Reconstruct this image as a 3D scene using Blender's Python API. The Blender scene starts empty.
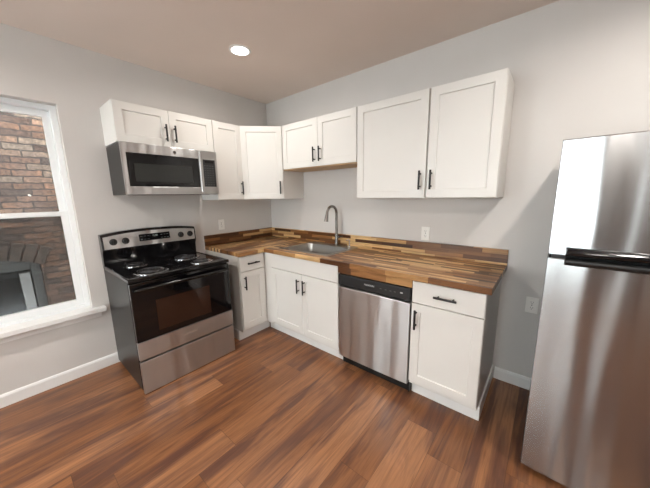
import bpy, bmesh, math, random
from mathutils import Vector, Matrix
random.seed(4)
S = bpy.context.scene
COL = S.collection
PI = math.pi
H = 2.557            # ceiling height
RX, RY = 4.5, -4.6   # room extents

# ------------------------------------------------------------ camera
cd = bpy.data.cameras.new('camera'); cam = bpy.data.objects.new('camera', cd); COL.objects.link(cam)
yaw, pit, rol = (math.radians(a) for a in (39.6687, -10.2025, -0.8786))
F = Vector((-math.sin(yaw)*math.cos(pit), math.cos(yaw)*math.cos(pit), math.sin(pit)))
R_ = Vector((math.cos(yaw), math.sin(yaw), 0)); U_ = R_.cross(F)
R2 = R_*math.cos(rol)+U_*math.sin(rol); U2 = -R_*math.sin(rol)+U_*math.cos(rol)
M = Matrix((R2, U2, -F)).transposed().to_4x4(); M.translation = Vector((2.8417, -2.322, 1.4356))
cam.matrix_world = M
cd.sensor_fit = 'HORIZONTAL'; cd.sensor_width = 36.0; cd.lens = 36*270.5/650; cd.clip_start = 0.02
S.camera = cam

# ------------------------------------------------------------ world, lights, exposure
w = bpy.data.worlds.new('daylight'); S.world = w; w.use_nodes = True
wb = w.node_tree.nodes['Background']; wb.inputs[0].default_value = (0.93, 0.96, 1.0, 1); wb.inputs[1].default_value = 9.0
S.view_settings.view_transform = 'Standard'; S.view_settings.look = 'None'
S.view_settings.gamma = 1.0; S.view_settings.use_curve_mapping = False
S.view_settings.exposure = 0.55
LAMP_W = [5.5, 13.0, 20.0, 22.0]
LAMP_COL = (1.0, 0.93, 0.86)
LAMPS = [(0.858, -0.929), (3.32, -0.93), (0.858, -3.2), (3.32, -3.2)]

# ------------------------------------------------------------ materials
def mat(name, col=(.8,.8,.8), rough=.5, metal=0.0, **kw):
    m = bpy.data.materials.new(name); m.use_nodes = True
    b = m.node_tree.nodes['Principled BSDF']
    b.inputs['Base Color'].default_value = (*col, 1); b.inputs['Roughness'].default_value = rough
    b.inputs['Metallic'].default_value = metal
    for k, v in kw.items(): b.inputs[k.replace('_', ' ')].default_value = v
    return m
class G:
    """tiny node-graph helper"""
    def __init__(s, m): s.m = m; s.t = m.node_tree; s.b = s.t.nodes['Principled BSDF']
    def n(s, typ, **kw):
        nd = s.t.nodes.new(typ)
        for k, v in kw.items(): setattr(nd, k, v)
        return nd
    def l(s, a, b): s.t.links.new(a, b)
    def val(s, sock, v):
        if hasattr(v, 'links') or isinstance(v, bpy.types.NodeSocket): s.l(v, sock)
        else: sock.default_value = v
    def math(s, op, a, b=0.0, c=None):
        nd = s.n('ShaderNodeMath', operation=op); s.val(nd.inputs[0], a); s.val(nd.inputs[1], b)
        if c is not None: s.val(nd.inputs[2], c)
        return nd.outputs[0]
    def obj(s):
        tc = s.n('ShaderNodeTexCoord'); sp = s.n('ShaderNodeSeparateXYZ'); s.l(tc.outputs['Object'], sp.inputs[0])
        return tc.outputs['Object'], sp.outputs
    def comb(s, x=0.0, y=0.0, z=0.0):
        nd = s.n('ShaderNodeCombineXYZ')
        for i, v in enumerate((x, y, z)): s.val(nd.inputs[i], v)
        return nd.outputs[0]
    def noise(s, vec, scale=5, detail=3, rough=.5, dist=0.0):
        nd = s.n('ShaderNodeTexNoise'); s.l(vec, nd.inputs['Vector'])
        nd.inputs['Scale'].default_value = scale; nd.inputs['Detail'].default_value = detail
        nd.inputs['Roughness'].default_value = rough; nd.inputs['Distortion'].default_value = dist
        return nd.outputs[0]
    def ramp(s, fac, stops, interp='LINEAR'):
        nd = s.n('ShaderNodeValToRGB'); s.l(fac, nd.inputs[0]); nd.color_ramp.interpolation = interp
        e = nd.color_ramp.elements
        while len(e) < len(stops): e.new(.5)
        for el, (p, c) in zip(e, stops): el.position = p; el.color = (*c, 1) if len(c) == 3 else c
        return nd.outputs[0]
    def mix(s, fac, a, b, mode='MIX'):
        nd = s.n('ShaderNodeMix', data_type='RGBA', blend_type=mode)
        s.val(nd.inputs[0], fac); s.val(nd.inputs[6], a); s.val(nd.inputs[7], b)
        return nd.outputs[2]
    def bump(s, h, strength=.2, dist=.01):
        nd = s.n('ShaderNodeBump'); s.l(h, nd.inputs['Height']); nd.inputs['Strength'].default_value = strength
        nd.inputs['Distance'].default_value = dist; s.l(nd.outputs[0], s.b.inputs['Normal'])

def painted(name, col, rough=.6, bscale=180, bs=.06):
    m = mat(name, col, rough); g = G(m); v, _ = g.obj()
    n = g.noise(v, bscale, 2); g.bump(n, bs, .002)
    n2 = g.noise(v, 3, 2)
    g.l(g.ramp(n2, [(.3, tuple(c*.97 for c in col)), (.7, col)]), g.b.inputs['Base Color'])
    return m
M_wall = painted('wall_paint', (.645, .622, .60), .55, 90, .12)
M_ceil = painted('ceiling_paint', (.74, .64, .575), .8, 120, .1)
M_trim = painted('trim_paint', (.80, .80, .79), .4, 60, .03)
M_cab = painted('cabinet_white', (.74, .73, .70), .38, 40, .02)
M_vinyl = mat('window_vinyl', (.80, .82, .83), .3)
M_black = mat('black_metal', (.006, .006, .006), .45)
M_gloss = mat('black_enamel', (.006, .006, .007), .09)
M_bglass = mat('black_glass', (.004, .004, .005), .05)
M_panel = mat('black_plastic', (.010, .011, .012), .4)
M_darkside = mat('dark_grey_painted_steel', (.010, .011, .012), .32, .0, Specular_IOR_Level=.3)
M_chrome = mat('chrome', (.75, .75, .76), .12, 1.0)
M_plate = mat('outlet_plastic', (.84, .83, .80), .35)
M_slot = mat('slot_dark', (.03, .03, .03), .6)
M_rawwood = mat('raw_wood', (.50, .33, .18), .6)
M_mark = mat('printed_mark', (.55, .55, .55), .5)
M_interior = mat('oven_interior', (.02, .018, .016), .5)

def steel(name, col=(.545, .545, .545), rough=.33, aniso=.85, wav=0.0, axis='Z', rot=0.25, scratch='h', freq=7.5, fine=.97, off=0.0):
    m = mat(name, col, rough, 1.0); g = G(m)
    g.b.inputs['Anisotropic'].default_value = aniso
    g.b.inputs['Anisotropic Rotation'].default_value = rot
    t = g.n('ShaderNodeTangent', direction_type='RADIAL', axis=axis); g.l(t.outputs[0], g.b.inputs['Tangent'])
    v, (x, y, z) = g.obj()
    if scratch == 'h': vv = g.comb(g.math('MULTIPLY', g.math('ADD', x, y), 3), 0.0, g.math('MULTIPLY', z, 260))
    else: vv = g.comb(g.math('MULTIPLY', g.math('ADD', x, y), 260), 0.0, g.math('MULTIPLY', z, 3))
    n = g.noise(vv, 1, 2)
    g.l(g.ramp(n, [(.3, tuple(c*fine for c in col)), (.7, col)]), g.b.inputs['Base Color'])
    if wav:
        h = g.noise(g.comb(g.math('MULTIPLY_ADD', x, freq, off), g.math('MULTIPLY', y, 2), g.math('MULTIPLY', z, .55)), 1, 1.5, .4)
        g.bump(h, 1.0, wav)
    return m
M_steel = steel('brushed_steel', wav=.016)
M_fridge = steel('fridge_steel', (.44, .448, .452), .23, .74, .034, freq=4.6, fine=1.0, off=3.3)
M_sink = steel('sink_steel', (.42, .41, .39), .30, .2)
M_nickel = mat('brushed_nickel', (.27, .26, .25), .26, 1.0)

def staves(name, along, across, L, W, palette, rough, seam=.02, seamc=.35, streak=None, grain=.35, bend=0.0, gs=(2.5, 60)):
    """wood made of strips: along / across are 0,1,2 = object x,y,z"""
    m = mat(name, (.4, .2, .1), rough); g = G(m); v, sp = g.obj()
    a, c = sp[along], sp[across]
    oth = sp[3-along-across]
    rowf = g.math('DIVIDE', g.math('ADD', c, 10.013), W); row = g.math('FLOOR', rowf)
    wn = g.n('ShaderNodeTexWhiteNoise', noise_dimensions='1D'); g.l(row, wn.inputs['W'])
    af = g.math('ADD', g.math('DIVIDE', a, L), g.math('MULTIPLY', wn.outputs['Value'], 7.3)); cell = g.math('FLOOR', af)
    wn2 = g.n('ShaderNodeTexWhiteNoise', noise_dimensions='2D'); g.l(g.comb(row, cell, 0), wn2.inputs['Vector'])
    base = g.ramp(wn2.outputs['Value'], palette)
    sh = g.math('MULTIPLY', wn2.outputs['Value'], 37.0)
    gv = g.comb(g.math('ADD', g.math('MULTIPLY', a, gs[0]), sh), g.math('ADD', g.math('MULTIPLY', c, gs[1]), sh), g.math('MULTIPLY', oth, gs[1]*.4))
    gn = g.noise(gv, 1, 5, .6, .6)
    col = g.mix(grain, base, g.ramp(gn, [(.25, (.42, .30, .22)), (.5, (1.0, .95, .88)), (.75, (1.5, 1.36, 1.2))]), 'MULTIPLY')
    if streak:
        sv = g.comb(g.math('ADD', g.math('MULTIPLY', a, streak[0]), sh), g.math('ADD', g.math('MULTIPLY', c, streak[1]), sh), 0.0)
        sn = g.noise(sv, 1, 4, .62, .9)
        f = g.ramp(sn, [(streak[2], (0, 0, 0)), (streak[3], (1, 1, 1))])
        col = g.mix(g.math('MULTIPLY', f, streak[4]), col, (*streak[5], 1))
    # thin seams
    fr = g.math('FRACT', rowf); fa = g.math('FRACT', af)
    e1 = g.math('LESS_THAN', fr, seam); e2 = g.math('LESS_THAN', fa, seam*W/L)
    e = g.math('MAXIMUM', e1, e2)
    col = g.mix(g.math('MULTIPLY', e, seamc), col, (.05, .025, .012, 1))
    g.l(col, g.b.inputs['Base Color'])
    g.bump(g.math('SUBTRACT', gn, g.math('MULTIPLY', e, 2.0)), .12, .0015)
    return m
ACACIA = [(0.0, (.060, .024, .010)), (.22, (.11, .045, .016)), (.42, (.17, .075, .027)), (.60, (.26, .125, .046)), (.76, (.40, .23, .095)), (.88, (.62, .43, .22))]
M_blockx = staves('butcher_block_x', 0, 1, .30, .031, ACACIA, .30, .035, .55, grain=.85, gs=(4, 85))
M_blocky = staves('butcher_block_y', 1, 0, .30, .031, ACACIA, .30, .035, .55, grain=.85, gs=(4, 85))
M_splashx = staves('butcher_splash_x', 0, 2, .30, .031, ACACIA, .30, .035, .55, grain=.85, gs=(4, 85))
M_splashy = staves('butcher_splash_y', 1, 2, .30, .031, ACACIA, .30, .035, .55, grain=.85, gs=(4, 85))
M_floor = staves('wood_plank_floor', 1, 0, 1.22, .178,
    [(0.0, (.190, .082, .036)), (.35, (.235, .104, .047)), (.7, (.275, .127, .060)), (1.0, (.32, .155, .078))], .28, .012, .7,
    streak=(.85, 7.5, .47, .62, .80, (.080, .034, .026)), grain=.75, gs=(3.2, 62))

# ------------------------------------------------------------ mesh helpers
def box(bm, x0, x1, y0, y1, z0, z1):
    vs = [bm.verts.new((x, y, z)) for x in (x0, x1) for y in (y0, y1) for z in (z0, z1)]
    for f in ((0,1,3,2),(4,6,7,5),(0,4,5,1),(2,3,7,6),(0,2,6,4),(1,5,7,3)): bm.faces.new([vs[i] for i in f])
    return bm
def BM(*boxes):
    bm = bmesh.new()
    for b in boxes: box(bm, *b)
    return bm
def ring_loft(bm, loops, cap0=True, cap1=True, closed=True):
    L = [[bm.verts.new(p) for p in lp] for lp in loops]
    n = len(L[0])
    for a, b in zip(L, L[1:]):
        for i in range(n if closed else n-1):
            j = (i+1) % n; bm.faces.new((a[i], a[j], b[j], b[i]))
    if cap0: bm.faces.new(list(reversed(L[0])))
    if cap1: bm.faces.new(L[-1])
    return bm
def lathe(bm, prof, cx=0, cy=0, cz=0, axis='z', n=32, cap0=True, cap1=True):
    loops = []
    for r, h in prof:
        lp = []
        for i in range(n):
            a = 2*PI*i/n; u, v = r*math.cos(a), r*math.sin(a)
            if axis == 'z': lp.append((cx+u, cy+v, cz+h))
            elif axis == 'y': lp.append((cx+u, cy+h, cz+v))
            else: lp.append((cx+h, cy+u, cz+v))
        loops.append(lp)
    return ring_loft(bm, loops, cap0, cap1)
def tube(bm, pts, rad, n=12):
    pts = [Vector(p) for p in pts]; rads = rad if isinstance(rad, (list, tuple)) else [rad]*len(pts)
    up = Vector((0, 0, 1)); loops = []; prev = None
    for i, p in enumerate(pts):
        d = (pts[min(i+1, len(pts)-1)]-pts[max(i-1, 0)]).normalized()
        if prev is None:
            s = d.cross(up); s = s if s.length > .1 else d.cross(Vector((1, 0, 0))); s.normalize()
        else: s = (prev - d*prev.dot(d)).normalized()
        prev = s; t = d.cross(s)
        loops.append([p+s*rads[i]*math.cos(2*PI*k/n)+t*rads[i]*math.sin(2*PI*k/n) for k in range(n)])
    return ring_loft(bm, loops)
def gridbox(bm, xs, ys, z0, z1, skip=()):
    """a slab on a grid of cells, with some cells left open (clean shared vertices)"""
    V = {}
    def v(i, j, k):
        if (i, j, k) not in V: V[(i, j, k)] = bm.verts.new((xs[i], ys[j], (z0, z1)[k]))
        return V[(i, j, k)]
    cells = {(i, j) for i in range(len(xs)-1) for j in range(len(ys)-1)} - set(skip)
    for (i, j) in cells:
        bm.faces.new((v(i,j,1), v(i+1,j,1), v(i+1,j+1,1), v(i,j+1,1)))
        bm.faces.new((v(i,j,0), v(i,j+1,0), v(i+1,j+1,0), v(i+1,j,0)))
        if (i-1, j) not in cells: bm.faces.new((v(i,j,0), v(i,j,1), v(i,j+1,1), v(i,j+1,0)))
        if (i+1, j) not in cells: bm.faces.new((v(i+1,j,0), v(i+1,j+1,0), v(i+1,j+1,1), v(i+1,j,1)))
        if (i, j-1) not in cells: bm.faces.new((v(i,j,0), v(i+1,j,0), v(i+1,j,1), v(i,j,1)))
        if (i, j+1) not in cells: bm.faces.new((v(i,j+1,0), v(i,j+1,1), v(i+1,j+1,1), v(i+1,j+1,0)))
    return bm
def rrect(x0, x1, y0, y1, r, z, n=6):
    pts = []
    for cx, cy, a0 in ((x1-r, y1-r, 0), (x0+r, y1-r, 90), (x0+r, y0+r, 180), (x1-r, y0+r, 270)):
        for k in range(n+1):
            a = math.radians(a0+90*k/n); pts.append((cx+r*math.cos(a), cy+r*math.sin(a), z))
    return pts
def obj(name, bm, m, parent=None, bev=0.0, smooth=False, loc=None, rot=None, seg=2):
    bmesh.ops.recalc_face_normals(bm, faces=bm.faces)
    me = bpy.data.meshes.new(name); bm.to_mesh(me); bm.free()
    o = bpy.data.objects.new(name, me); COL.objects.link(o)
    if isinstance(m, (list, tuple)):
        for x in m: me.materials.append(x)
    else: me.materials.append(m)
    if parent: o.parent = parent
    if loc: o.location = loc
    if rot: o.rotation_euler = rot
    if smooth:
        for p in me.polygons: p.use_smooth = True
        try: me.set_sharp_from_angle(angle=math.radians(40))
        except Exception: pass
    if bev:
        b = o.modifiers.new('bevel', 'BEVEL'); b.width = bev; b.segments = seg; b.limit_method = 'ANGLE'; b.angle_limit = math.radians(35)
    return o
def tag(o, label, cat, group=None):
    o['label'] = label; o['category'] = cat
    if group: o['group'] = group
    return o
def thing(name, label, cat, loc=(0,0,0), rotz=0.0, group=None):
    o = bpy.data.objects.new(name, None); COL.objects.link(o); o.empty_display_size = .1
    o.location = loc; o.rotation_euler = (0, 0, rotz)
    return tag(o, label, cat, group)
def struct(name, bm, m, parent=None, **kw):
    o = obj(name, bm, m, parent, **kw)
    if not parent: o['kind'] = 'structure'
    return o
def text(name, s, size, m, parent, loc, rot, depth=.0006):
    c = bpy.data.curves.new(name, 'FONT'); c.body = s; c.size = size; c.extrude = depth; c.align_x = 'CENTER'; c.align_y = 'CENTER'
    t = bpy.data.objects.new(name+'_tmp', c); COL.objects.link(t)
    dg = bpy.context.evaluated_depsgraph_get(); me = bpy.data.meshes.new_from_object(t.evaluated_get(dg))
    bpy.data.objects.remove(t); me.name = name; me.materials.clear(); me.materials.append(m)
    o = bpy.data.objects.new(name, me); COL.objects.link(o); o.parent = parent; o.location = loc; o.rotation_euler = rot
    return o
FRONT = (PI/2, 0, 0)      # text facing local -y

# ------------------------------------------------------------ room shell
struct('floor', BM((-.02, RX+.1, RY-.1, .02, -.1, 0)), M_floor)
WY0, WY1, WZ0, WZ1 = -2.84, -1.925, .535, 2.119          # window opening in the left wall
# unseen window added behind the camera, in the front wall, to let in daylight
QX0, QX1, QZ0, QZ1 = 1.95, 2.97, .60, 2.20
struct('ceiling', BM((-.2, RX+.1, RY-.1, .12, H, H+.1)), M_ceil)
def wall_with_hole(name, a0, a1, z0, z1, h0, h1, hz0, hz1, t0, t1, axis):
    bm = bmesh.new(); gridbox(bm, [a0, h0, h1, a1], [z0, hz0, hz1, z1], t0, t1, skip=[(1, 1)])
    for v in bm.verts:
        a, z, t = v.co
        v.co = (t, a, z) if axis == 'x' else (a, t, z)
    return struct(name, bm, M_wall)
wall_with_hole('wall_left', RY-.1, .12, 0, H, WY0, WY1, WZ0, WZ1, -.2, 0, 'x')
struct('wall_back', BM((0, RX+.1, 0, .12, 0, H)), M_wall)
struct('wall_right', BM((RX, RX+.12, RY, 0, 0, H)), M_wall)
wall_with_hole('wall_front', 1.70, RX, 0, H, QX0, QX1, QZ0, QZ1, RY-.15, RY, 'y')
wall_with_hole('wall_front', 0, 1.70, 0, H, .45, 1.47, QZ0, QZ1, RY-.15, RY, 'y')
def baseboard(name, a0, a1, axis, sgn=1, at=0):
    bm = bmesh.new()
    prof = [(0, 0), (.014, 0), (.014, .075), (.009, .088), (.004, .092), (0, .092)]
    if axis == 'y': loops = [[(at+sgn*d, a, z) for d, z in prof] for a in (a0, a1)]
    else: loops = [[(a, at-sgn*d, z) for d, z in prof] for a in (a0, a1)]
    ring_loft(bm, loops); return struct(name, bm, M_trim)
baseboard('baseboard_left', RY, -.947, 'y')
baseboard('baseboard_back', 2.632, RX, 'x')
baseboard('baseboard_right', RY, -.02, 'y', -1, RX)
baseboard('baseboard_front', .02, 3.058, 'x', -1, RY)

# ------------------------------------------------------------ windows
def glass_mat():
    m = bpy.data.materials.new('window_glass'); m.use_nodes = True; t = m.node_tree; t.nodes.clear()
    o = t.nodes.new('ShaderNodeOutputMaterial'); mx = t.nodes.new('ShaderNodeMixShader')
    a = t.nodes.new('ShaderNodeBsdfTransparent'); a.inputs[0].default_value = (.93, .96, .95, 1)
    b = t.nodes.new('ShaderNodeBsdfGlossy'); b.inputs['Roughness'].default_value = .02
    fr = t.nodes.new('ShaderNodeFresnel'); fr.inputs[0].default_value = 1.28
    t.links.new(fr.outputs[0], mx.inputs[0]); t.links.new(a.outputs[0], mx.inputs[1]); t.links.new(b.outputs[0], mx.inputs[2])
    t.links.new(mx.outputs[0], o.inputs[0]); return m
M_glass = glass_mat()
def screen_mat():
    m = bpy.data.materials.new('insect_screen_mesh'); m.use_nodes = True; t = m.node_tree; t.nodes.clear()
    o = t.nodes.new('ShaderNodeOutputMaterial'); mx = t.nodes.new('ShaderNodeMixShader'); mx.inputs[0].default_value = .38
    a = t.nodes.new('ShaderNodeBsdfTransparent'); b = t.nodes.new('ShaderNodeBsdfDiffuse'); b.inputs[0].default_value = (.06, .065, .07, 1)
    t.links.new(a.outputs[0], mx.inputs[1]); t.links.new(b.outputs[0], mx.inputs[2]); t.links.new(mx.outputs[0], o.inputs[0]); return m
M_screen = screen_mat()
def frame_bm(a0, a1, z0, z1, wd, t0, t1):
    """rectangular frame in the y-z plane of the left wall, thickness t0..t1 in x"""
    bm = bmesh.new(); ws = wd if isinstance(wd, tuple) else (wd,)*4      # left,right,bottom,top
    gridbox(bm, [a0, a0+ws[0], a1-ws[1], a1], [z0, z0+ws[2], z1-ws[3], z1], t0, t1, skip=[(1, 1)])
    for v in bm.verts:
        a, z, t = v.co; v.co = (t, a, z)
    return bm
def window(name, a0, a1, z0, z1, zm, loc=(0,0,0), rz=0.0, screen=True):
    r = bpy.data.objects.new(name, None); COL.objects.link(r); r['kind'] = 'structure'; r.location = loc; r.rotation_euler = (0, 0, rz)
    obj('window_frame', frame_bm(a0, a1, z0, z1, .034, -.165, -.075), M_vinyl, r, bev=.003)
    i0, i1 = a0+.034, a1-.034
    up = obj('upper_sash', frame_bm(i0, i1, zm-.02, z1-.034, (.042, .042, .035, .045), -.155, -.125), M_vinyl, r, bev=.003)
    obj('pane', BM((-.142, -.138, i0+.04, i1-.04, zm+.012, z1-.077)), M_glass, up)
    lo = obj('lower_sash', frame_bm(i0, i1, z0+.034, zm+.018, (.042, .042, .05, .034), -.122, -.090), M_vinyl, r, bev=.003)
    obj('pane', BM((-.108, -.104, i0+.04, i1-.04, z0+.08, zm-.012)), M_glass, lo)
    obj('sash_lock', BM((-.118, -.095, (a0+a1)/2-.03, (a0+a1)/2+.03, zm+.018, zm+.03)), M_vinyl, lo, bev=.003)
    if screen: obj('insect_screen', BM((-.1615, -.1605, i0+.002, i1-.002, z0+.036, zm-.01)), M_screen, r)
    return r
win = window('window_1', WY0, WY1, WZ0, WZ1, 1.325)
bm = BM((-.073, 0, WY0+.001, WY1-.001, WZ0+.0005, WZ0+.012)); box(bm, 0.0005, .062, WY0-.08, WY1+.078, WZ0-.024, WZ0+.012)
obj('window_sill', bm, M_trim, win, bev=.004)
obj('sill_apron', BM((.0005, .014, WY0-.05, WY1+.05, WZ0-.075, WZ0-.0245)), M_trim, win, bev=.003)
window('added_window_2', QX0, QX1, QZ0, QZ1, 1.42, (0, RY-.005, 0), 0, False).rotation_euler = (0, 0, -PI/2)  # unseen window, added for daylight and a bright band in the fridge
bpy.data.objects['added_window_2'].location = (0, RY, 0)
window('added_window_3', .45, 1.47, QZ0, QZ1, 1.42, (0, RY, 0), 0, False).rotation_euler = (0, 0, -PI/2)  # unseen window, added as daylight fill for the lower cabinets
# rotated -90 deg: local (x,y) -> (y,-x): local y runs along +x, local -x runs towards +y ... mirror by scale-free fix below
for o in bpy.data.objects['added_window_2'].children_recursive + bpy.data.objects['added_window_3'].children_recursive:
    if o.type == 'MESH':
        for v in o.data.vertices: v.co.x = -v.co.x
        o.data.flip_normals()

dk = struct('added_door_1', BM((3.14, 3.94, RY+.0005, RY+.04, .004, 2.03)), mat('added_door_dark', (.07, .04, .028), .45), bev=.003)  # unseen door, added to put a dark band in the fridge reflection
for (a, b, z0_, z1_) in ((3.24, 3.84, .2, .95), (3.24, 3.84, 1.1, 1.9)):
    obj('added_door_panel', BM((a, b, RY+.0405, RY+.048, z0_, z1_)), bpy.data.materials['added_door_dark'], dk, bev=.006)
struct('added_door_trim_1', BM((3.06, 3.138, RY+.0005, RY+.02, 0, 2.11), (3.942, 4.02, RY+.0005, RY+.02, 0, 2.11), (3.138, 3.942, RY+.0005, RY+.02, 2.032, 2.11)), M_trim)  # casing of the added, unseen door
# ------------------------------------------------------------ neighbour's brick wall outside
def brick_mat():
    m = mat('old_brick', (.3, .2, .15), .85); g = G(m); v, (x, y, z) = g.obj()
    wob = g.noise(v, 11, 2); wob2 = g.noise(v, 19, 2)
    yy = g.math('ADD', y, g.math('MULTIPLY', g.math('SUBTRACT', wob2, .5), .03))
    zz = g.math('ADD', z, g.math('MULTIPLY', g.math('SUBTRACT', wob, .5), .03))
    BH, BL = .064, .215
    rf = g.math('DIVIDE', zz, BH); row = g.math('FLOOR', rf)
    wn = g.n('ShaderNodeTexWhiteNoise', noise_dimensions='1D'); g.l(row, wn.inputs['W'])
    cf = g.math('ADD', g.math('DIVIDE', yy, BL), g.math('ADD', g.math('MULTIPLY', row, .5), g.math('MULTIPLY', wn.outputs[0], .35))); cell = g.math('FLOOR', cf)
    w2 = g.n('ShaderNodeTexWhiteNoise', noise_dimensions='2D'); g.l(g.comb(row, cell), w2.inputs['Vector'])
    c = g.ramp(w2.outputs['Value'], [(0, (.050, .030, .023)), (.3, (.095, .052, .036)), (.55, (.155, .082, .052)), (.85, (.225, .115, .070)), (1, (.19, .14, .105))])
    n = g.noise(v, 26, 5, .7)
    c = g.mix(.9, c, g.ramp(n, [(.34, (.25, .24, .24)), (.52, (.75, .75, .75)), (.68, (1.3, 1.25, 1.2))]), 'MULTIPLY')
    n3 = g.noise(v, 1.6, 3, .6)
    c = g.mix(g.math('MULTIPLY', g.ramp(n3, [(.45, (0, 0, 0)), (.65, (1, 1, 1))]), .45), c, (.12, .09, .08, 1))
    fr = g.math('FRACT', rf); fc = g.math('FRACT', cf)
    e = g.math('MAXIMUM', g.math('LESS_THAN', fr, .20), g.math('LESS_THAN', fc, .06))
    c = g.mix(g.math('MULTIPLY', e, .9), c, (.032, .024, .02, 1))
    wp = g.noise(v, 8, 2, .5)
    c = g.mix(g.ramp(wp, [(.735, (0, 0, 0)), (.75, (1, 1, 1))]), c, (.55, .5, .44, 1))
    g.l(c, g.b.inputs['Base Color'])
    g.bump(g.math('SUBTRACT', g.math('MULTIPLY', n, .6), e), .9, .012)
    return m
M_brick = brick_mat()
M_vous = mat('arch_brick', (.14, .09, .07), .85); g = G(M_vous); v, _ = g.obj()
g.l(g.ramp(g.noise(v, 14, 5, .7), [(.35, (.028, .02, .017)), (.5, (.065, .045, .035)), (.7, (.12, .085, .068))]), g.b.inputs['Base Color']); g.bump(g.noise(v, 40, 4), .6, .008)
nb = thing('neighbour_building', 'weathered brown brick wall with an arched window, seen outside through the window', 'building', (-1.3, 0, 0))
AC, AW, ZS, RISE = -2.62, .526, .758, .115      # arch centre, half width, springing height, rise
Rr = (AW*AW+RISE*RISE)/(2*RISE); zc = ZS+RISE-Rr
bm = bmesh.new(); N = 20
box(bm, -.3, 0, -6.0, AC-AW, -.5, 5.0); box(bm, -.3, 0, AC+AW, 1.5, -.5, 5.0)
box(bm, -.3, 0, AC-AW, AC+AW, -.5, .05)
ys = [AC-AW+2*AW*i/N for i in range(N+1)]
arc = lambda y, r=Rr: zc+math.sqrt(max(r*r-(y-AC)**2, 0))
lo = [[bm.verts.new((xx, y, arc(y))) for y in ys] for xx in (0, -.3)]; hi = [[bm.verts.new((xx, y, 5.0)) for y in ys] for xx in (0, -.3)]
for i in range(N):
    for k in (0, 1): bm.faces.new((lo[k][i], lo[k][i+1], hi[k][i+1], hi[k][i]))
    bm.faces.new((lo[0][i], lo[1][i], lo[1][i+1], lo[0][i+1]))
obj('brick_wall', bm, M_brick, nb)
bm = bmesh.new(); th0 = math.asin(AW/Rr); NV = 13
for i in range(NV):
    a0 = -th0*1.05+2.1*th0*i/NV+.004; a1 = -th0*1.05+2.1*th0*(i+1)/NV-.004
    r0, r1 = Rr+.002, Rr+.19+random.uniform(-.008, .008); x1 = .012+random.uniform(0, .01)
    q = [(r0, a0), (r1, a0), (r1, a1), (r0, a1)]
    ring_loft(bm, [[(xx, AC+r*math.sin(a), zc+r*math.cos(a)) for r, a in q] for xx in (-.1, x1)])
obj('brick_arch', bm, M_vous, nb, bev=.006)
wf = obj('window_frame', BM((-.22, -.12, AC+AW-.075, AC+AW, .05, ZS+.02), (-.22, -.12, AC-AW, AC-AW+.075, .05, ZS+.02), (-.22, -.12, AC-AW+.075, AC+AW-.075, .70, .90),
    ), mat('shaded_frame_paint', (.10, .10, .098), .6), nb, bev=.003)  # white frame darkened: shade inside the arch is put into its colour
mwp = mat('weathered_white_paint', (.36, .355, .35), .6)
for a, b in ((AC+AW-.165, AC+AW-.085), (AC-AW+.085, AC-AW+.165), (AC-.035, AC+.035)): obj('sash_stile', BM((-.262, -.15, a, b, .05, .66)), mwp, wf, bev=.003)
obj('pane', BM((-.30, -.265, AC-AW-.01, AC+AW+.01, .05, .90)), mat('dark_pane', (.015, .018, .02), .2), wf)
alley = struct('ground', BM((-1.3, -.2, -6, 1.5, -.6, -.5)), mat('alley_concrete', (.35, .34, .32), .9))
alley['kind'] = 'structure'

# ------------------------------------------------------------ cabinets
def shaker(w_, h_, t=.019, rail=.057, rec=.008):
    """door with its outer face at y=-t, x 0..w, z 0..h"""
    bm = bmesh.new()
    def lp(i, y): return [(i, y, i), (w_-i, y, i), (w_-i, y, h_-i), (i, y, h_-i)]
    return ring_loft(bm, [lp(0, 0), lp(0, -t+.0015), lp(.0015, -t), lp(rail, -t), lp(rail+.003, -t+rec), lp(rail+.004, -t+rec)], True, True)
def slabfront(w_, h_, t=.019):
    bm = bmesh.new()
    def lp(i, y): return [(i, y, i), (w_-i, y, i), (w_-i, y, h_-i), (i, y, h_-i)]
    return ring_loft(bm, [lp(0, 0), lp(0, -t+.002), lp(.002, -t)])
HB = {}
def handle(parent, x, z, vertical=True, t=.019, L=.134):
    key = (vertical, L)
    if key not in HB:
        bm = bmesh.new(); d = (lambda s, y: (0, y, s)) if vertical else (lambda s, y: (s, y, 0))
        tube(bm, [d(-L/2, -.031), d(L/2, -.031)], .0072, 12)
        for s in (-L*.33, L*.33): tube(bm, [d(s, 0), d(s, -.030)], .0056, 10)
        o = obj('handle', bm, M_black, parent, smooth=True); HB[key] = o.data
    else:
        o = bpy.data.objects.new('handle', HB[key]); COL.objects.link(o); o.parent = parent
    o.location = (x, -t, z); o['label'] = 'matt black bar handle'
    return o
def door(parent, x0, x1, z0, z1, depth, hx=None, hz=None, name='door'):
    d = obj(name, shaker(x1-x0, z1-z0), M_cab, parent, loc=(x0, -depth, z0))
    if hx is not None: handle(d, hx, hz)
    return d
def drawer(parent, x0, x1, z0, z1, depth, pull=True, name='drawer'):
    d = obj(name, slabfront(x1-x0, z1-z0), M_cab, parent, loc=(x0, -depth, z0))
    if pull: handle(d, (x1-x0)/2, (z1-z0)/2, False)
    return d
UB, UT, UD = 1.405, 2.146, .304
gu = None
# cabinet above the microwave (left wall: local x runs along +y, local -y into the room)
LW = PI/2
W1 = 0.9146
c = thing('wall_cabinet', 'short white two-door wall cabinet mounted directly above the microwave', 'cabinet', (0, -1.6765, 1.852), LW, group='white wall cabinets')
hh = UT-1.852
obj('cabinet_body', BM((0, .762, -UD, 0, 0, hh)), M_cab, c, bev=.001)
door(c, .002, .3795, .003, hh-.003, UD, .3775-.034, .105)
door(c, .3825, .760, .003, hh-.003, UD, .034, .105)
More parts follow.
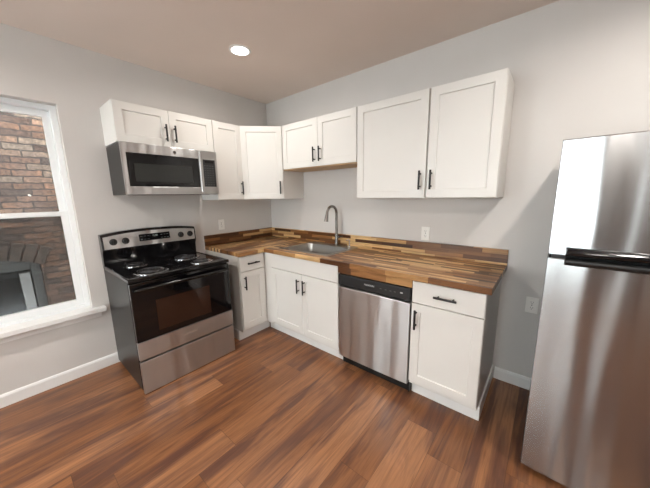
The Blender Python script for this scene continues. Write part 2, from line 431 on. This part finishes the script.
# narrow cabinet
c = thing('wall_cabinet', 'narrow tall white wall cabinet between the microwave and the corner cabinet', 'cabinet', (0, -.914, UB), LW, group='white wall cabinets')
obj('cabinet_body', BM((0, .303, -UD, 0, 0, UT-UB)), M_cab, c, bev=.001)
door(c, .002, .301, .003, UT-UB-.003, UD, .299-.030, .115)
# diagonal corner cabinet
c = thing('corner_cabinet', 'white diagonal wall cabinet fitted across the corner of the two walls', 'cabinet', (0, 0, UB))
bm = bmesh.new(); pts = [(0, 0), (.61, 0), (.61, -UD), (UD, -.61), (0, -.61)]
ring_loft(bm, [[(x, y, z) for x, y in pts] for z in (0, UT-UB)]); obj('cabinet_body', bm, M_cab, c, bev=.001)
dl = math.hypot(.61-UD, .61-UD); d = obj('door', shaker(dl-.012, UT-UB-.006), M_cab, c, loc=(UD+.006*.707, -.61+.006*.707, .003), rot=(0, 0, PI/4)); handle(d, dl-.012-.032, .115)
# sink wall cabinet
zs = 1.708
c = thing('wall_cabinet', 'short white two-door wall cabinet hung above the sink', 'cabinet', (.6115, 0, zs), group='white wall cabinets')
ws = 1.543-.6115; hh = UT-zs
obj('cabinet_body', BM((0, ws, -UD, 0, .004, hh)), M_cab, c, bev=.001)
obj('bottom_panel', BM((.001, ws-.001, -UD+.001, -.001, -.008, .0035)), M_rawwood, c)['label'] = 'unpainted wood underside'
mid = 1.111-.6115
door(c, .018, mid-.0015, .003, hh-.003, UD, mid-.0195-.034, .105)
door(c, mid+.0015, ws-.003, .003, hh-.003, UD, .034, .105)
# two big ones
B1, BMd, B2 = 1.546, 2.134, 2.577
c = thing('wall_cabinet', 'wide tall white wall cabinet hung above the dishwasher', 'cabinet', (B1, 0, UB), group='white wall cabinets')
obj('cabinet_body', BM((0, BMd-B1-.003, -UD, 0, 0, UT-UB)), M_cab, c, bev=.001)
door(c, .003, BMd-B1-.006, .003, UT-UB-.003, UD, BMd-B1-.009-.035, .125)
c = thing('wall_cabinet', 'white single-door wall cabinet at the right end of the upper row', 'cabinet', (BMd, 0, UB), group='white wall cabinets')
obj('cabinet_body', BM((.003, B2-BMd, -UD, 0, 0, UT-UB)), M_cab, c, bev=.001)
door(c, .006, B2-BMd-.003, .003, UT-UB-.003, UD, .032, .125)

BT, TK, BD, TD = .8745, .105, .608, .553
def base_body(p, w_, side_l=0.0, side_r=0.0, x0=0.0, toe0=0.0, toe1=None):
    t = .018; toe1 = w_ if toe1 is None else toe1
    b0 = -.003
    bm = BM((x0, x0+t, -BD, b0, TK, BT), (w_-t, w_, -BD, b0, TK, BT), (x0+t, w_-t, -BD, b0, TK, TK+t), (x0+t, w_-t, -.012, b0, TK+t, BT),
            (x0+t, w_-t, -BD, -BD+t, BT-.045, BT), (x0+t, w_-t, -BD, -BD+t, TK+t, TK+t+.03), (x0+t, w_-t, -BD, -BD+t, .70, .735))
    obj('cabinet_body', bm, M_cab, p, bev=.0008)
    bm = BM((toe0, toe1, -TD, -TD+.014, 0, TK-.001))
    if side_l: box(bm, toe0, toe0+.012, -TD+.014, -.003, 0, TK-.001)
    if side_r: box(bm, toe1-.012, toe1, -TD+.014, -.003, 0, TK-.001)
    obj('toe_kick', bm, M_trim, p, bev=.0015)
# left-wall base cabinet (local x along +y)
y0 = -.928
c = thing('base_cabinet', 'narrow white base cabinet with one drawer between the stove and the corner', 'cabinet', (0, y0, 0), LW, group='white base cabinets')
wl = -.635-y0
base_body(c, wl, side_l=1, toe0=-.010, toe1=-y0-TD)
obj('filler_panel', BM((wl+.0005, wl+.013, -.607, -.59, TK, BT)), M_cab, c)
obj('side_panel', BM((-.004, -.0005, -.62, -.002, TK, BT)), M_cab, c)
drawer(c, .008, wl-.012, .722, .868, BD)
door(c, .008, wl-.012, .135, .715, BD, .036, .475)
# sink base (with corner filler)
c = thing('base_cabinet', 'wide white base cabinet with two doors below the sink', 'cabinet', (.6355, 0, 0), group='white base cabinets')
wsb = 1.567-.6355
base_body(c, wsb, toe0=TD-.6355+.014)
obj('filler_panel', BM((-.0265, .0845, -.621, -.6085, TK, BT)), M_cab, c)
o0 = .722-.6355; mid = 1.149-.6355
drawer(c, o0, wsb-.002, .728, .870, BD, False, 'false_drawer_front')
door(c, o0, mid-.0015, .135, .722, BD, mid-.0015-o0-.036, .475)
door(c, mid+.0015, wsb-.002, .135, .722, BD, .036, .475)
# right base
XR0, XR1 = 2.186, 2.617
c = thing('base_cabinet', 'white base cabinet with one drawer and one door right of the dishwasher', 'cabinet', (XR0, 0, 0), group='white base cabinets')
wr = XR1-XR0
base_body(c, wr, side_r=1, toe1=wr+.010)
drawer(c, .002, wr-.002, .722, .868, BD)
door(c, .002, wr-.002, .135, .715, BD, .034, .475)

# ------------------------------------------------------------ worktop
ct = thing('countertop', 'L-shaped butcher-block worktop with wood backsplash over the white base cabinets', 'countertop', (0, 0, 0))
CZ0, CZ1, CE = .876, .914, 2.6425
SX0, SX1, SY0, SY1 = .805, 1.385, -.535, -.065
obj('worktop_slab', BM((.001, .6445, -.936, -.001, CZ0, CZ1)), M_blocky, ct, bev=.002)
bm = bmesh.new(); gridbox(bm, [.645, SX0, SX1, CE], [-.645, SY0, SY1, -.001], CZ0, CZ1, skip=[(1, 1)])
obj('worktop_slab', bm, M_blockx, ct, bev=.002)
obj('backsplash', BM((.001, .020, -.936, -.0205, CZ1, 1.028)), M_splashy, ct, bev=.0015)
obj('backsplash', BM((.001, CE, -.020, -.001, CZ1, 1.028)), M_splashx, ct, bev=.0015)
obj('front_rail', BM((1.569, 2.184, -.628, -.609, .818, CZ0)), M_blockx, ct, bev=.0015)

# ------------------------------------------------------------ sink, faucet
sk = thing('kitchen_sink', 'stainless steel drop-in sink set into the wood worktop', 'sink', (0, 0, 0))
X0, X1, Y0, Y1 = .785, 1.405, -.552, -.048
loops = [rrect(X0, X1, Y0, Y1, .03, CZ1+.0005), rrect(X0, X1, Y0, Y1, .03, CZ1+.003), rrect(X0+.004, X1-.004, Y0+.004, Y1-.004, .028, CZ1+.0055),
         rrect(.820, 1.370, -.522, -.150, .055, CZ1+.0055), rrect(.824, 1.366, -.518, -.154, .052, CZ1-.002), rrect(.832, 1.358, -.510, -.162, .05, .76), rrect(.85, 1.34, -.492, -.18, .04, .742)]
bm = bmesh.new(); ring_loft(bm, loops, False, True); obj('basin', bm, M_sink, sk, smooth=True)
bm = bmesh.new(); lathe(bm, [(.044, 0), (.044, .002), (.034, .003), (.03, -.002), (.012, -.002)], 1.095, -.335, .7425, cap0=False); obj('drain', bm, M_chrome, sk, smooth=True)
fx, fy = 1.142, -.078
fz = CZ1+.0056
fa = thing('faucet', 'tall gooseneck pull-down faucet in brushed nickel standing behind the sink', 'faucet', (fx, fy, fz))
bm = bmesh.new(); lathe(bm, [(.027, 0), (.027, .006), (.021, .010), (.0185, .06), (.0185, .115), (.015, .122)]); obj('faucet_body', bm, M_nickel, fa, smooth=True)
bm = bmesh.new(); R = .076; top = .405-R; pts = [(0, 0, .10), (0, 0, .2), (0, 0, top)]
dirx, diry = -.02, -1.0
for k in range(1, 15):
    a = math.radians(168*k/14); pts.append((dirx*R*(1-math.cos(a)), diry*R*(1-math.cos(a)), top+R*math.sin(a)))
tube(bm, pts, .0135, 14); obj('neck', bm, M_nickel, fa, smooth=True)
e = Vector(pts[-1]); a = math.radians(168); dv = Vector((dirx*math.sin(a), diry*math.sin(a), math.cos(a)))
bm = bmesh.new(); tube(bm, [e-dv*.002, e+dv*.02, e+dv*.06, e+dv*.088], [.0145, .0165, .0195, .0225], 16); sh = obj('spray_head', bm, M_nickel, fa, smooth=True)
bm = bmesh.new(); tube(bm, [(.015, 0, .085), (.034, 0, .085), (.040, -.004, .088), (.085, -.012, .100)], [.011, .011, .006, .0045], 12); obj('lever', bm, M_nickel, fa, smooth=True)
sd = thing('soap_dispenser', 'small slim metal soap dispenser at the right rear of the sink', 'soap dispenser', (1.318, -.098, fz))
bm = bmesh.new(); lathe(bm, [(.016, 0), (.016, .004), (.008, .008), (.007, .05)], n=20); obj('dispenser_base', bm, M_chrome, sd, smooth=True)
bm = bmesh.new(); tube(bm, [(0, 0, .0505), (0, 0, .066), (-.004, -.012, .074), (-.010, -.038, .070)], [.008, .008, .0055, .0045], 12); obj('spout', bm, M_chrome, sd, smooth=True)

# ------------------------------------------------------------ dishwasher
dw = thing('dishwasher', 'stainless steel dishwasher with black control strip under the worktop', 'dishwasher', (1.572, 0, 0))
wd = .609
obj('tub', BM((.002, wd-.002, -.585, -.03, .10, .812)), M_panel, dw)
bm = bmesh.new(); n = 10; z0, z1 = .098, .712
loops = []
for i in range(n+1):
    x = .003+(wd-.006)*i/n; b = .004*(1-(2*i/n-1)**2); loops.append([(x, -.60, z0), (x, -.632-b, z0), (x, -.632-b, z1-.006), (x, -.620-b, z1), (x, -.60, z1)])
ring_loft(bm, loops); obj('door', bm, M_steel, dw, smooth=True, bev=.002)
cp = obj('control_panel', BM((.003, wd-.003, -.634, -.60, .722, .812)), M_panel, dw, bev=.006, seg=3)
obj('grip_recess', BM((.01, wd-.01, -.615, -.60, .7125, .7215)), M_gloss, dw)
text('lettering', 'FRIGIDAIRE', .017, M_mark, cp, (.29, -.6344, .770), FRONT)
for k, x in enumerate((.385, .425, .462, .495)):
    obj('button_mark', BM((x-.007, x+.007, -.6352, -.634, .764, .768)), mat('faint_mark', (.16, .16, .16), .5) if k == 0 else bpy.data.materials['faint_mark'], cp)
obj('button_mark', BM((.535, .553, -.6352, -.634, .766, .774)), M_mark, cp)
obj('kick_plate', BM((.004, wd-.004, -.570, -.555, .004, .094)), M_black, dw)
obj('door_edge', BM((wd-.0028, wd+.003, -.60, -.05, .02, .812)), M_black, dw)

# ------------------------------------------------------------ stove
rw = .756
rg = thing('electric_range', 'freestanding electric range in black and stainless steel between window and cabinets', 'stove', (0, -1.820, 0), LW)
obj('range_body', BM((.002, rw-.002, -.648, -.025, .03, .862)), M_darkside, rg, bev=.003)
for x in (.05, rw-.05):
    for y in (-.60, -.09):
        bm = bmesh.new(); lathe(bm, [(.018, 0), (.018, .008), (.009, .01), (.009, .0295)], x, y, 0, n=14); obj('foot', bm, M_black, rg)
bm = bmesh.new()
def sq(i, z): return [(i, -.684+i, z), (rw-i, -.684+i, z), (rw-i, -.06-i*0, z), (i, -.06, z)]
ring_loft(bm, [sq(0, .8625), sq(0, .884), sq(.004, .8895), sq(.014, .8895), sq(.022, .885)])
cook = obj('cooktop', bm, M_gloss, rg, bev=.0015)
def burner(x, y, r):
    z = .885
    bm = bmesh.new(); lathe(bm, [(r+.020, .0005), (r+.020, .004), (r+.012, .0055), (r*.93, .003), (r*.6, .0012), (.012, .0012)], x, y, z, n=40, cap0=False)
    pan = obj('drip_pan', bm, M_chrome, rg, smooth=True)
    bm = bmesh.new(); turns = 3.6 if r < .085 else 4.5; N = int(turns*26); pts = []
    for i in range(N+1):
        f = i/N; a = 2*PI*turns*f; rr = .018+(r-.010-.018)*f; pts.append((x+rr*math.cos(a), y+rr*math.sin(a), z+.0105))
    tube(bm, pts, .0038, 7); obj('coil', bm, mat('coil_element', (.035, .035, .038), .4, .5) if 'coil_element' not in bpy.data.materials else bpy.data.materials['coil_element'], pan, smooth=True)
burner(.190, -.536, .098); burner(.182, -.205, .072); burner(.566, -.262, .098); burner(.578, -.545, .072)
# backguard
bm = bmesh.new(); n = 16; loops = []
for i in range(n+1):
    x = rw*i/n; t = 2*i/n-1; crown = .026*(1-abs(t)**2.4); zt = 1.146+crown
    loops.append([(x, -.020, .862), (x, -.075, .862), (x, -.078, .985), (x, -.100, 1.02), (x, -.088, zt-.014), (x, -.078, zt), (x, -.020, zt)])
ring_loft(bm, loops); bgd = obj('backguard', bm, M_gloss, rg, bev=.003, smooth=True)
bm = bmesh.new(); loops = []
zf = lambda z: -.1005+(z-1.02)*.095      # face plane of the slanted panel
for i in range(n+1):
    x = .014+(rw-.028)*i/n; t = 2*i/n-1; zt = 1.125+.026*(1-abs(t)**2.4)
    loops.append([(x, zf(1.026)+.001, 1.026), (x, zf(1.026)-.0035, 1.027), (x, zf(zt)-.0035, zt), (x, zf(zt)+.001, zt+.001)])
ring_loft(bm, loops); cpn = obj('control_panel', bm, M_steel, bgd, smooth=True)
tilt = math.atan(.095)
disp = obj('display', BM((-.125, .125, -.003, 0, -.030, .030)), M_bglass, bgd, loc=(.388, zf(1.093)-.0035, 1.093), rot=(-tilt, 0, 0), bev=.001)
text('lettering', '12:00', .020, mat('display_digits', (.30, .34, .33), .5), disp, (0, -.0032, .010), FRONT)
mk = mat('key_marks', (.12, .13, .13), .5)
for x in (-.105, -.080, -.055, .055, .080, .105):
    for z in (-.016, .012): obj('key_mark', BM((x-.008, x+.008, -.0035, -.0028, z-.002, z+.002)), mk, disp)
for x in (.078, .163, .612, .699):
    bm = bmesh.new(); lathe(bm, [(.027, 0), (.027, -.004), (.022, -.006), (.020, -.022), (.017, -.025)], axis='y', n=28)
    box(bm, -.0045, .0045, -.033, -.02, -.019, .019)
    k = obj('knob', bm, M_black, bgd, smooth=True, loc=(x, zf(1.082)-.0037, 1.082), rot=(-tilt, 0, 0))
# oven door
od = obj('oven_door', BM((.004, rw-.004, -.678, -.650, .414, .852)), M_bglass, rg, bev=.004)
obj('steel_panel', BM((.004, rw-.004, -.681, -.650, .276, .412)), M_steel, od, bev=.002)['label'] = 'brushed stainless lower door strip'
bm = BM((.150, .560, -.6795, -.6782, .462, .700)); obj('oven_window', bm, mat('oven_window_glass', (.030, .014, .009), .06), od)  # reddish tint puts a wood-like reflection into the glass colour
bm = bmesh.new(); hp = [(.03, -.678, .800), (.032, -.705, .806), (.06, -.716, .808)] + [(.06+(rw-.12)*i/8, -.716, .808) for i in range(1, 8)] + [(rw-.06, -.716, .808), (rw-.032, -.705, .806), (rw-.03, -.678, .800)]
tube(bm, hp, .0125, 12); obj('door_handle', bm, M_gloss, od, smooth=True)
text('lettering', 'FRIGIDAIRE', .022, mat('steel_lettering', (.55, .50, .45), .4), od, (.370, -.6815, .352), FRONT)
obj('drawer', BM((.004, rw-.004, -.680, -.650, .008, .262)), M_steel, rg, bev=.004)

# ------------------------------------------------------------ microwave
mw = thing('microwave', 'stainless steel over-the-range microwave mounted under the short cabinet', 'microwave', (0, -1.6765, 1.462), LW)
mW, mH, mD = .742, .386, .390
obj('microwave_body', BM((.003, mW-.003, -.355, 0, 0, mH-.003)), M_darkside, mw, bev=.002)
xs = mW-.150
bm = bmesh.new()
gx = [.0, .028, xs-.022, xs]; gz = [.0, .062, .310, mH-.002]
# stainless door ring with dark glass inset
bm = bmesh.new(); gridbox(bm, gx, gz, -mD, -.357, skip=[(1, 1)])
for v in bm.verts: a, z, t = v.co; v.co = (a, t, z)
dr = obj('door', bm, M_steel, mw, bev=.003)
gl = obj('door_glass', BM((.0285, xs-.0225, -mD+.003, -.358, .0625, .3095)), M_bglass, dr)
obj('inner_window', BM((.070, xs-.085, -mD+.0018, -mD+.0029, .098, .235)), mat('microwave_mesh_window', (.022, .024, .023), .12), dr)
bm = bmesh.new(); tube(bm, [(xs-.011, -mD-.001, .02), (xs-.011, -mD-.004, .1), (xs-.011, -mD-.004, .28), (xs-.011, -mD-.001, .37)], .008, 12); obj('door_edge_grip', bm, M_steel, dr, smooth=True)
cpb = obj('control_panel', BM((xs+.0015, mW, -mD, -.357, 0, mH-.002)), M_steel, mw, bev=.003)
ks = obj('keypad', BM((xs+.014, mW-.022, -mD-.0012, -mD, .068, .308)), M_panel, cpb, bev=.0005)
mk = mat('keypad_marks', (.10, .105, .11), .5)
for r in range(9):
    for cc in range(4):
        x = xs+.028+cc*.025; z = .086+r*.021
        obj('key_mark', BM((x-.0065, x+.0065, -mD-.0018, -mD-.0012, z-.0035, z+.0035)), mk, ks)
obj('clock_display', BM((xs+.03, mW-.04, -mD-.0018, -mD-.0012, .278, .298)), M_bglass, ks)
bm = bmesh.new(); lathe(bm, [(.0155, 0), (.0155, -.0015), (.013, -.0022)], axis='y', n=28); lg = obj('logo_badge', bm, mat('badge_metal', (.5, .5, .5), .5, .3), dr, loc=(.372, -mD-.0003, .343), smooth=True)
bm = bmesh.new(); lathe(bm, [(.0118, 0), (.0118, -.001), (.0103, -.001), (.0103, 0)], axis='y', n=28); obj('badge_ring', bm, M_chrome, lg, loc=(0, -.0022, 0))
text('lettering', 'GE', .0135, M_chrome, lg, (0, -.0026, 0), FRONT)
obj('vent_grille', BM(*[(.06+k*.022, .075+k*.022, -.34, -.18, -.003, -.0003) for k in range(28)]), M_black, mw)

# ------------------------------------------------------------ fridge
fr = thing('refrigerator', 'tall stainless steel top-freezer refrigerator standing against the back wall at right', 'refrigerator', (2.8574, -.06, 0))
fw = .75
obj('fridge_body', BM((.004, fw-.004, -.640, 0, .02, 1.640)), M_darkside, fr, bev=.004)
for x in (.06, fw-.06):
    for y in (-.6, -.05):
        bm = bmesh.new(); lathe(bm, [(.02, 0), (.02, .0195)], x, y, 0, n=14); obj('foot', bm, M_black, fr)
def fdoor(z0, z1, name):
    bm = bmesh.new(); n = 24; loops = []
    for i in range(n+1):
        t = 2*i/n-1; x = fw/2+fw/2*t; y = -.705+.020*abs(t)**2.6*.6
        y -= .000
        loops.append([(x, -.645, z0), (x, y+.004, z0), (x, y, z0+.004), (x, y, z1-.004), (x, y+.004, z1), (x, -.645, z1)])
    ring_loft(bm, loops); return obj(name, bm, M_fridge, fr, smooth=True)
fz_ = fdoor(1.158, 1.651, 'freezer_door'); fd = fdoor(.030, 1.143, 'fridge_door')
obj('door_seal', BM((.012, fw-.012, -.69, -.641, 1.1435, 1.1575)), M_black, fr)
obj('side_edge', BM((-.0015, .0, -.69, -.645, .03, 1.651)), M_black, fr)
def fhandle(zc, h, d, parent, m):
    bm = bmesh.new(); loops = []
    for i, (x, k) in enumerate(((.056, .6), (.060, 1), (.70, 1), (.704, .6))):
        loops.append([(x, -.704-d*k+d*.30*(1-math.cos(a)) if False else -.704-d*k*max(0.0, math.sin(a)), zc+h/2*math.cos(a)*(1 if k == 1 else .9)) for a in [PI*j/10 for j in range(11)]])
    ring_loft(bm, loops); return obj('door_handle', bm, m, parent, smooth=True)
fhandle(1.178, .038, .038, fz_, M_gloss); fhandle(1.136, .036, .024, fd, M_panel)

# ------------------------------------------------------------ outlets
def outlet(loc, rz, label):
    t = thing('wall_outlet', label, 'outlet', loc, rz, 'white wall outlets')
    obj('cover_plate', BM((-.036, .036, -.005, -.0003, -.058, .058)), M_plate, t, bev=.0025)
    for z in (-.020, .020):
        bm = bmesh.new(); ring_loft(bm, [[(a, y, b) for a, b, _ in rrect(-.017, .017, z-.014, z+.014, .011, 0)] for y in (-.005, -.0072)])
        s = obj('socket', bm, M_plate, t)
        obj('slots', BM((-.0075, -.0055, -.0076, -.0071, z-.001, z+.008), (.0055, .0075, -.0076, -.0071, z-.001, z+.008), (-.002, .002, -.0076, -.0071, z-.010, z-.005)), M_slot, s)
    bm = bmesh.new(); lathe(bm, [(.003, 0), (.003, -.001)], 0, -.005, 0, axis='y', n=10); obj('screw', bm, M_slot, t)
outlet((2.040, 0, 1.100), 0, 'white wall outlet just above the wood backsplash, right of the faucet')
outlet((2.812, 0, .648), 0, 'white wall outlet low on the wall beside the refrigerator')
outlet((0, -.722, 1.129), LW, 'white wall outlet on the left wall above the corner worktop')

# ------------------------------------------------------------ ceiling lights
M_lens = bpy.data.materials.new('lamp_lens'); M_lens.use_nodes = True
bb = M_lens.node_tree.nodes['Principled BSDF']; bb.inputs['Base Color'].default_value = (.9, .9, .88, 1); bb.inputs['Emission Color'].default_value = (1, .95, .88, 1); bb.inputs['Emission Strength'].default_value = 9.0
LB = ['round recessed ceiling light glowing above the kitchen corner', 'round recessed ceiling light above the refrigerator, outside the picture',
      'added unseen ceiling light filling the room from near the left wall behind the camera', 'added unseen ceiling light near the right wall behind the camera, for fill and the fridge streak']  # last two are unseen, added for frontal fill and fridge reflections
for (x, y), lb, pw in zip(LAMPS, LB, LAMP_W):
    t = thing('ceiling_light', lb, 'light', (x, y, H), 0, 'recessed ceiling lights')
    bm = bmesh.new(); lathe(bm, [(.083, -.0005), (.083, -.004), (.078, -.007), (.066, -.008), (.064, -.004)], n=40, cap0=False, cap1=False); obj('trim_ring', bm, M_trim, t, smooth=True)
    bm = bmesh.new(); lathe(bm, [(.0635, -.0015), (.0635, -.005)], n=40); obj('lens', bm, M_lens, t)
    l = bpy.data.lights.new('downlight', 'AREA'); l.shape = 'DISK'; l.size = .12; l.energy = pw; l.spread = math.radians(165); l.color = LAMP_COL
    lo_ = bpy.data.objects.new('downlight', l); COL.objects.link(lo_); lo_.parent = t; lo_.location = (0, 0, -.010)
